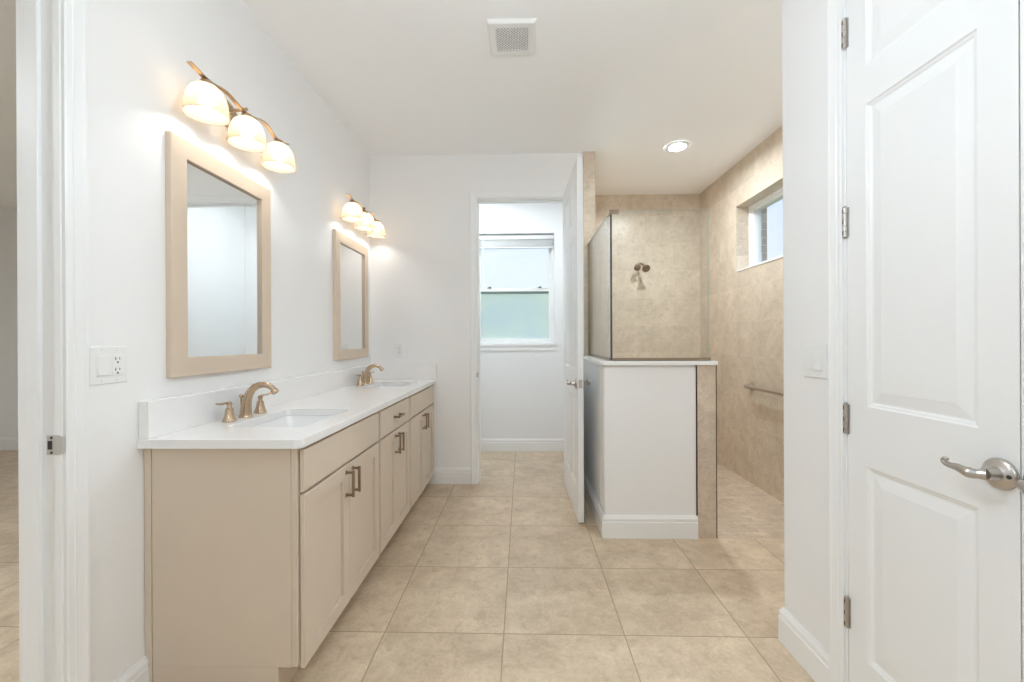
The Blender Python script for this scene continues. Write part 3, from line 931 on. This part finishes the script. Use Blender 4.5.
# faucets
def faucet(label, y, first=None):
    if first is not None:
        f = copy_tree(first)
        f.location = (f.location.x, y, CT1)
        return tag(f, label, 'faucet')
    x = -1.216
    f = thing('faucet', label, 'faucet', (x, y, CT1), group='widespread faucets on the counter')
    z = CT1
    bm = new()
    # flared foot, rising and arching spout
    pts = curve([(x, y, z), (x + 0.0005, y, z + 0.012), (x + 0.002, y, z + 0.04), (x + 0.008, y, z + 0.08), (x + 0.026, y, z + 0.116), (x + 0.056, y, z + 0.138), (x + 0.088, y, z + 0.141), (x + 0.114, y, z + 0.131), (x + 0.129, y, z + 0.114)], 6)
    n = len(pts)
    rad = []
    for i in range(n):
        u = i / (n - 1)
        rad.append(0.028 - 0.006 * (u / 0.2) ** 0.6 if u < 0.2 else (0.022 - 0.0095 * (u - 0.2) / 0.5 if u < 0.7 else (0.0125 - 0.0015 * (u - 0.7) / 0.25 if u < 0.95 else 0.0135)))
    tube(bm, pts, rad, 18)
    lathe(bm, [(0.029, 0), (0.029, 0.004), (0.0265, 0.008)], (x, y, z), (0, 0, 1), 24)
    d = (Vector(pts[-1]) - Vector(pts[-2])).normalized()
    lathe(bm, [(0.012, -0.004), (0.0155, -0.001), (0.0155, 0.008), (0.0125, 0.011)], pts[-1], d, 18)
    part('spout', bm, M['bronze'], f, smooth=True)
    bm = new()
    tube(bm, [(x - 0.020, y, z + 0.03), (x - 0.020, y, z + 0.088)], 0.0028, 8)
    lathe(bm, [(0.003, 0), (0.0075, 0.004), (0.0085, 0.010), (0.006, 0.015), (0.002, 0.017)], (x - 0.020, y, z + 0.083), (0, 0, 1), 14)
    box(bm, x - 0.022, x - 0.006, y - 0.003, y + 0.003, z + 0.030, z + 0.036)
    part('lift_rod', bm, M['bronze'], f, smooth=True)
    for s in (-1, 1):
        yy = y + s * 0.1
        bm = new()
        lathe(bm, [(0.0265, 0), (0.027, 0.003), (0.025, 0.008), (0.0215, 0.018), (0.017, 0.034), (0.0145, 0.050), (0.0145, 0.053), (0.011, 0.055), (0.0085, 0.062), (0.0095, 0.068), (0.011, 0.073), (0.0095, 0.080), (0.004, 0.083)], (x, yy, z), (0, 0, 1), 10, )
        h = part('faucet_handle', bm, M['bronze'], f, smooth=True)
        bm = new()
        tube(bm, curve([(x, yy, z + 0.076), (x + 0.001, yy + s * 0.02, z + 0.080), (x + 0.002, yy + s * 0.045, z + 0.0795), (x + 0.002, yy + s * 0.072, z + 0.083)], 5), [0.0072] * 5 + [0.0055] * 5 + [0.0062] * 6, 10, flat=(1.0, 0.75))
        part('lever', bm, M['bronze'], h, smooth=True)
    return f


f1 = faucet('bronze widespread faucet on the counter nearer the camera', 1.768)
faucet('bronze widespread faucet at the far sink, half hidden by its own handle', 3.135, f1)


# ---------------------------------------------------------------- mirrors
def mirror(label, yc):
    y0, y1, z0, z1 = yc - 0.2985, yc + 0.2985, 1.089, 1.996
    m = thing('mirror', label, 'mirror', (XL, yc, z0), group=None)
    bm = new()
    o = 0.073
    path = [(XL, y0 + o, z0 + o), (XL, y1 - o, z0 + o), (XL, y1 - o, z1 - o), (XL, y0 + o, z1 - o)]
    prof = [(0, 0.001), (0, 0.016), (-0.0, 0.0205), (0.0025, 0.0235), (0.070, 0.0235), (0.073, 0.0215), (0.073, 0.001)]
    sweep(bm, path, prof, (1, 0, 0), -1, closed=True)
    part('frame', bm, M['mirror_frame'], m)
    part('glass', boxes((XL + 0.002, XL + 0.009, y0 + 0.06, y1 - 0.06, z0 + 0.06, z1 - 0.06)), M['mirror'], m, label='mirror glass')
    return m


mirror('rectangular mirror in a beige wood frame above the sink nearer the camera', 1.772)
mirror('rectangular mirror in a beige wood frame near the corner above the far sink', 3.098)


# ---------------------------------------------------------------- vanity lights
def vanity_light(label, yc, first=None):
    if first is not None:
        f = copy_tree(first)
        f.location = (f.location.x, yc, f.location.z)
        return tag(f, label, 'wall lamp')
    X = XL
    xb = XL + 0.105
    zc = 2.225
    f = thing('vanity_light', label, 'wall lamp', (X, yc, zc))
    bm = new()
    lathe(bm, [(0.058, 0.001), (0.060, 0.006), (0.056, 0.013), (0.044, 0.019), (0.016, 0.022), (0.012, 0.03)], (X, yc, zc + 0.005), (1, 0, 0), 32, sx=1.35, sy=1.0)
    part('back_plate', bm, M['bar'], f, smooth=True)
    bm = new()
    tube(bm, curve([(X + 0.02, yc, zc + 0.005), (X + 0.055, yc, zc + 0.012), (xb, yc, zc + 0.018)], 5), 0.007, 10)
    part('arm', bm, M['bar'], f, smooth=True)
    bm = new()
    pts = []
    for k in range(41):
        u = k / 40 * 2 - 1
        pts.append((xb + 0.006 * math.sin(u * math.pi * 2.0), yc + u * 0.315, zc + 0.006 - 0.011 * math.cos((u * 0.315) / 0.233 * 2 * math.pi)))
    # flat wavy strip
    rings = []
    for i, p in enumerate(pts):
        p = Vector(p)
        d = (Vector(pts[min(i + 1, 40)]) - Vector(pts[max(i - 1, 0)])).normalized()
        sx = Vector((1, 0, 0)); up = d.cross(sx).normalized()
        rings.append([p + sx * 0.009 + up * 0.0022, p - sx * 0.009 + up * 0.0022, p - sx * 0.009 - up * 0.0022, p + sx * 0.009 - up * 0.0022])
    loft(bm, rings)
    part('bar', bm, M['bar'], f)
    for k in (-1, 0, 1):
        y = yc + k * 0.233
        bm = new()
        lathe(bm, [(0.006, 0.0), (0.011, -0.004), (0.020, -0.008), (0.024, -0.014), (0.024, -0.030), (0.021, -0.032)], (xb, y, zc), (0, 0, 1), 22)
        h = part('lamp_holder', bm, M['bar'], f, smooth=True)
        bm = new()
        r = [(0.022, 0), (0.036, -0.006), (0.052, -0.020), (0.063, -0.042), (0.070, -0.070), (0.0745, -0.100), (0.0755, -0.118)]
        prof = r + [(a - 0.0035, b) for a, b in reversed(r)]
        lathe(bm, prof, (xb, y, zc - 0.022), (0, 0, 1), 36, cap0=False, cap1=False)
        part('lamp_shade', bm, M['shade'], f, smooth=True, label='glowing alabaster glass bowl')
        bm = new()
        lathe(bm, [(0.010, 0.0), (0.012, -0.012), (0.024, -0.032), (0.0275, -0.046), (0.025, -0.060), (0.014, -0.071), (0.002, -0.074)], (xb, y, zc - 0.034), (0, 0, 1), 20)
        part('bulb', bm, M['bulb'], h, smooth=True)
    return f


v1 = vanity_light('three-shade bronze wall lamp with a wavy bar above the mirror nearer the camera', 1.772)
vanity_light('three-shade bronze wall lamp with a wavy bar above the far mirror in the corner', 3.120, v1)


# ---------------------------------------------------------------- wall plates
def plate_base(name, label, loc, w_, h_, axis, normal_s):
    """plate in local frame: u along the wall, z up, n out of the wall"""
    t = thing(name, label, 'wall plate', loc)
    return t


def plate_box(axis, s, c, u0, u1, z0, z1, n0, n1):
    """axis 'X': wall plane is x=const, u is y ; 'Y': wall plane y=const, u is x ; s = outward sign"""
    a, b = sorted((s * n0, s * n1))
    if axis == 'X':
        return (c[0] + a, c[0] + b, c[1] + u0, c[1] + u1, c[2] + z0, c[2] + z1)
    return (c[0] + u0, c[0] + u1, c[1] + a, c[1] + b, c[2] + z0, c[2] + z1)


def rocker(t, axis, s, c, u):
    part('rocker_frame', boxes(plate_box(axis, s, c, u - 0.0185, u + 0.0185, -0.0345, 0.0345, 0.003, 0.0075)), M['plastic'], t, bevel=0.001)
    bm = new()
    n = [(-0.030, 0.0125), (0.0, 0.0095), (0.030, 0.0085)]
    rings = []
    for z, h in n:
        r = []
        for uu, hh in ((u - 0.0155, 0.006), (u + 0.0155, 0.006), (u + 0.0155, h), (u - 0.0155, h)):
            r.append(Vector((c[0] + s * hh, c[1] + uu, c[2] + z)) if axis == 'X' else Vector((c[0] + uu, c[1] + s * hh, c[2] + z)))
        rings.append(r)
    loft(bm, rings)
    part('rocker', bm, M['plastic'], t, bevel=0.0008)


def outlet(t, axis, s, c, u):
    o = part('receptacle', boxes(plate_box(axis, s, c, u - 0.0168, u + 0.0168, -0.0335, 0.0335, 0.003, 0.0082)), M['plastic'], t, bevel=0.001)
    for zc in (-0.019, 0.015):
        part('slot', boxes(plate_box(axis, s, c, u - 0.0078, u - 0.0054, zc + 0.000, zc + 0.0095, 0.0075, 0.0088)), M['dark'], o)
        part('slot', boxes(plate_box(axis, s, c, u + 0.0054, u + 0.0074, zc + 0.001, zc + 0.0085, 0.0075, 0.0088)), M['dark'], o)
        part('slot', boxes(plate_box(axis, s, c, u - 0.0026, u + 0.0026, zc - 0.0095, zc - 0.0045, 0.0075, 0.0088)), M['dark'], o)


def screws(t, axis, s, c, us):
    n = Vector((s, 0, 0)) if axis == 'X' else Vector((0, s, 0))
    for u in us:
        for z in (-0.048, 0.048):
            bm = new()
            p = Vector((c[0], c[1] + u, c[2] + z)) if axis == 'X' else Vector((c[0] + u, c[1], c[2] + z))
            lathe(bm, [(0.0034, 0.004), (0.0034, 0.0062), (0.002, 0.0070)], p, n, 10)
            part('screw', bm, M['grille'], t)


cL = (XL, 1.262, 1.149)
p1 = thing('switch_plate', 'white wall plate with a rocker switch and an outlet beside the left doorway', 'wall plate', (XL, 1.262, 1.09))
part('plate', boxes(plate_box('X', 1, cL, -0.060, 0.060, -0.059, 0.059, 0.0, 0.006)), M['plastic'], p1, bevel=0.003)
rocker(p1, 'X', 1, cL, -0.0235); outlet(p1, 'X', 1, cL, 0.0235); screws(p1, 'X', 1, cL, (-0.0235, 0.0235))
cR = (XR, 1.498, 1.142)
p2 = thing('switch_plate', 'white double rocker switch plate beside the closet door casing', 'wall plate', (XR, 1.498, 1.085))
part('plate', boxes(plate_box('X', -1, cR, -0.060, 0.060, -0.059, 0.059, 0.0, 0.006)), M['plastic'], p2, bevel=0.003)
rocker(p2, 'X', -1, cR, -0.0235); rocker(p2, 'X', -1, cR, 0.0235); screws(p2, 'X', -1, cR, (-0.0235, 0.0235))
cB = (-1.057, YB, 1.142)
p3 = thing('wall_outlet', 'small white wall plate on the end wall above the far counter end', 'wall plate', (-1.057, YB, 1.085))
part('plate', boxes(plate_box('Y', -1, cB, -0.037, 0.037, -0.059, 0.059, 0.0, 0.006)), M['plastic'], p3, bevel=0.003)
outlet(p3, 'Y', -1, cB, 0.0); screws(p3, 'Y', -1, cB, (0.0,))

# ---------------------------------------------------------------- shower glass, head, bar
GX, GY = 0.560, 2.612
GT = 2.036
g1 = thing('shower_glass_panel', 'clear glass panel along the front of the half wall', 'glass panel', ((GX + 1.17) / 2, GY, 1.09))
part('glass_sheet', boxes((GX + 0.006, 1.168, GY - 0.005, GY + 0.005, 1.094, GT)), M['shower_glass'], g1)
part('polished_edge', boxes((1.168, 1.1695, GY - 0.005, GY + 0.005, 1.094, GT)), M['glass_edge'], g1)
part('polished_edge', boxes((GX + 0.006, 1.168, GY - 0.005, GY + 0.005, GT, GT + 0.0012)), M['glass_edge'], g1)
part('bottom_channel', boxes((GX + 0.010, 1.176, GY - 0.009, GY - 0.0055, 1.09, 1.108), (GX + 0.010, 1.176, GY + 0.0055, GY + 0.009, 1.09, 1.108), (GX + 0.010, 1.176, GY - 0.009, GY + 0.009, 1.09, 1.093)), M['pull'], g1, label='bronze bottom channel')
g2 = thing('shower_glass_panel', 'clear glass panel running back from the corner towards the open door', 'glass panel', (GX, (GY + YB) / 2, 1.09))
part('glass_sheet', boxes((GX - 0.005, GX + 0.005, GY + 0.006, YB - 0.026, 1.094, GT)), M['shower_glass'], g2)
part('corner_seal', boxes((GX - 0.005, GX + 0.0055, GY - 0.0055, GY + 0.0055, 1.094, GT)), M['glass_dark'], g2, label='dark seal at the glass corner')
part('polished_edge', boxes((GX - 0.005, GX + 0.005, GY + 0.006, YB - 0.026, GT, GT + 0.0012)), M['glass_edge'], g2)
part('bottom_channel', boxes((GX - 0.009, GX - 0.0055, GY + 0.012, YB - 0.022, 1.09, 1.108), (GX + 0.0055, GX + 0.009, GY + 0.012, YB - 0.022, 1.09, 1.108)), M['pull'], g2)
part('wall_channel', boxes((GX - 0.009, GX - 0.0055, YB - 0.045, YB - 0.0205, 1.108, GT), (GX + 0.0055, GX + 0.009, YB - 0.045, YB - 0.0205, 1.108, GT), (GX - 0.009, GX + 0.009, YB - 0.0245, YB - 0.0205, 1.108, GT)), M['pull'], g2)
cl = thing('glass_clamp', 'small bronze corner clamp at the top of the shower glass', 'glass clamp', (GX, GY, GT - 0.024))
part('front_jaw', boxes((GX - 0.010, GX + 0.048, GY - 0.012, GY - 0.0058, GT - 0.022, GT + 0.006)), M['pull'], cl, bevel=0.002)
part('side_jaw', boxes((GX - 0.012, GX - 0.0058, GY - 0.012, GY + 0.048, GT - 0.022, GT + 0.006)), M['pull'], cl, bevel=0.002)
part('top_cover', boxes((GX - 0.012, GX + 0.048, GY - 0.012, GY + 0.010, GT + 0.0015, GT + 0.006)), M['pull'], cl, bevel=0.001)

sh = thing('shower_fixture', 'brushed metal shower head on the tiled back wall', 'shower head', (1.285, YF, 2.03))
bm = new(); lathe(bm, [(0.030, 0.0), (0.031, 0.004), (0.022, 0.010), (0.013, 0.013)], (1.262, YF, 2.03), (0, -1, 0), 24)
part('wall_flange', bm, M['pull'], sh, smooth=True)
bm = new(); tube(bm, curve([(1.262, YF, 2.03), (1.264, YF - 0.06, 2.045), (1.275, YF - 0.12, 2.035), (1.29, YF - 0.16, 2.005)], 6), 0.011, 12)
part('shower_arm', bm, M['pull'], sh, smooth=True)
bm = new()
ax = Vector((0.1, -0.80, -0.60)).normalized()
lathe(bm, [(0.012, -0.03), (0.017, -0.02), (0.018, 0.0), (0.028, 0.02), (0.040, 0.045), (0.043, 0.052), (0.040, 0.058), (0.034, 0.056), (0.004, 0.058)], (1.29, YF - 0.165, 2.0), ax, 28)
part('spray_head', bm, M['pull'], sh, smooth=True)
bm = new(); lathe(bm, [(0.014, -0.015), (0.016, 0.0), (0.034, 0.014), (0.036, 0.022), (0.03, 0.026), (0.003, 0.026)], (1.225, YF - 0.12, 2.0), Vector((-0.15, -0.9, -0.4)), 24)
tube(bm, [(1.268, YF - 0.10, 2.036), (1.245, YF - 0.11, 2.015), (1.225, YF - 0.112, 2.003)], 0.010, 10)
part('hand_spray', bm, M['pull'], sh, smooth=True)

gb = thing('grab_bar', 'brushed metal grab bar across the tiled shower wall', 'grab bar', (XS, 2.95, 0.83))
GZ = 0.828
for y in (3.53, 2.35):
    bm = new(); lathe(bm, [(0.038, 0), (0.038, 0.006), (0.034, 0.010), (0.017, 0.012)], (XS, y, GZ), (-1, 0, 0), 26)
    part('flange', bm, M['nickel'], gb, smooth=True)
bm = new()
tube(bm, [(XS - 0.004, 3.53, GZ)] + curve([(XS - 0.03, 3.53, GZ), (XS - 0.052, 3.522, GZ), (XS - 0.06, 3.50, GZ), (XS - 0.06, 3.3, GZ), (XS - 0.06, 2.6, GZ), (XS - 0.06, 2.38, GZ), (XS - 0.052, 2.358, GZ), (XS - 0.03, 2.35, GZ)], 5) + [(XS - 0.004, 2.35, GZ)], 0.016, 16)
part('bar', bm, M['nickel'], gb, smooth=True)

# ---------------------------------------------------------------- ceiling vent and recessed lamps, added fill lamps
vx0, vx1, vy0, vy1 = -0.172, 0.076, 2.03, 2.278
vt = thing('ceiling_vent', 'square white exhaust fan grille on the ceiling', 'vent', ((vx0 + vx1) / 2, (vy0 + vy1) / 2, CZ - 0.03))
cxv, cyv = (vx0 + vx1) / 2, (vy0 + vy1) / 2


def sq(h, z):
    return [Vector((cxv + sx * h, cyv + sy * h, z)) for sx, sy in ((-1, -1), (1, -1), (1, 1), (-1, 1))]


bm = new()
loft(bm, [sq(0.124, CZ - 0.0005), sq(0.124, CZ - 0.007), sq(0.116, CZ - 0.018), sq(0.113, CZ - 0.020), sq(0.084, CZ - 0.019), sq(0.084, CZ - 0.006)], True, False, False)
part('vent_frame', bm, M['grille'], vt, bevel=0.0015)
part('vent_back', boxes((cxv - 0.085, cxv + 0.085, cyv - 0.085, cyv + 0.085, CZ - 0.006, CZ - 0.001)), M['vent_in'], vt)
bm = new()
G = 0.084
for s in (1, -1):
    k = -2 * G
    while k < 2 * G:
        # diagonal bar clipped to the square
        a0 = max(-G, k - G); a1 = min(G, k + G)
        if a1 - a0 > 0.004:
            p0 = Vector((a0, s * (a0 - k), 0)); p1 = Vector((a1, s * (a1 - k), 0))
            d = (p1 - p0).normalized(); q = Vector((-d.y, d.x, 0)) * 0.0019
            c0 = Vector((cxv, cyv, 0))
            z0, z1 = CZ - 0.0175 - 0.0005 * s, CZ - 0.014 - 0.0005 * s
            r = []
            for P in (p0, p1):
                r.append([c0 + P + q + Vector((0, 0, z0)), c0 + P - q + Vector((0, 0, z0)), c0 + P - q + Vector((0, 0, z1)), c0 + P + q + Vector((0, 0, z1))])
            loft(bm, r)
        k += 0.0165
part('vent_lattice', bm, M['grille'], vt)


def recessed(label, x, y, lens, group=None):
    r = thing('recessed_light', label, 'ceiling lamp', (x, y, CZ - 0.012), group=group)
    bm = new()
    pr = [(0.055, -0.003), (0.060, -0.011), (0.076, -0.016), (0.092, -0.012), (0.095, -0.0005)]
    lathe(bm, pr, (x, y, CZ), (0, 0, 1), 40, cap0=False, cap1=False)
    part('trim_ring', bm, M['plastic'], r, smooth=True)
    bm = new()
    lathe(bm, [(0.056, -0.0008), (0.056, -0.0035), (0.045, -0.005), (0.003, -0.0055)], (x, y, CZ), (0, 0, 1), 36)
    part('lens', bm, lens, r, label='lit lens')
    return r


recessed('round lit recessed ceiling lamp over the shower', 1.278, 3.41, M['lens_shower'])




def globe(label, x, y, DROP, mat):  # unseen globe added to brighten the room, not one of its fixtures
    r = thing('fill_globe_lamp', label, 'ceiling lamp', (x, y, CZ - DROP - 0.125))
    bm = new(); lathe(bm, [(0.06, 0), (0.06, -0.012), (0.03, -0.03), (0.012, -0.036), (0.006, -0.04), (0.006, -DROP + 0.15), (0.05, -DROP + 0.14), (0.05, -DROP + 0.10)], (x, y, CZ), (0, 0, 1), 28)
    part('ceiling_mount', bm, M['nickel'], r, smooth=True)
    bm = new()
    R = 0.125
    lathe(bm, [(R * math.sin(math.radians(a)), -R * math.cos(math.radians(a))) for a in range(2, 160, 8)], (x, y, CZ - DROP), (0, 0, 1), 32)
    part('fill_glow_globe', bm, M[mat], r, smooth=True, label='glowing globe of the added fill lamp')


globe('added globe fill lamp, out of view above and just ahead of the camera', 0.02, 0.88, 0.66, 'globe')  # added fill light for the ceiling and walls, kept above the frame
globe('added globe fill lamp, out of view well behind the camera', -0.3, -0.9, 0.7, 'fill_globe_rear')  # added fill light for surfaces that face the camera
recessed('added recessed fill lamp at the near end of the shower, hidden by the switch wall', 1.55, 2.15, M['fill_lens_near'])  # extra lamp added out of sight to brighten the shower
recessed('added recessed fill lamp, out of view in the toilet room', -0.40, 3.78, M['fill_lens_wc'])  # unseen lamp added to brighten the toilet room
recessed('added unseen recessed fill lamp in the room beyond the left doorway', -3.2, 0.5, M['lens'])  # unseen lamp added as fill for the adjoining room
# bedroom ceiling is lower there
for o in bpy.data.objects:
    if o.name.startswith('recessed_light') and o.get('label', '').endswith('left doorway'):
        o.location.z = 2.745 - 0.012
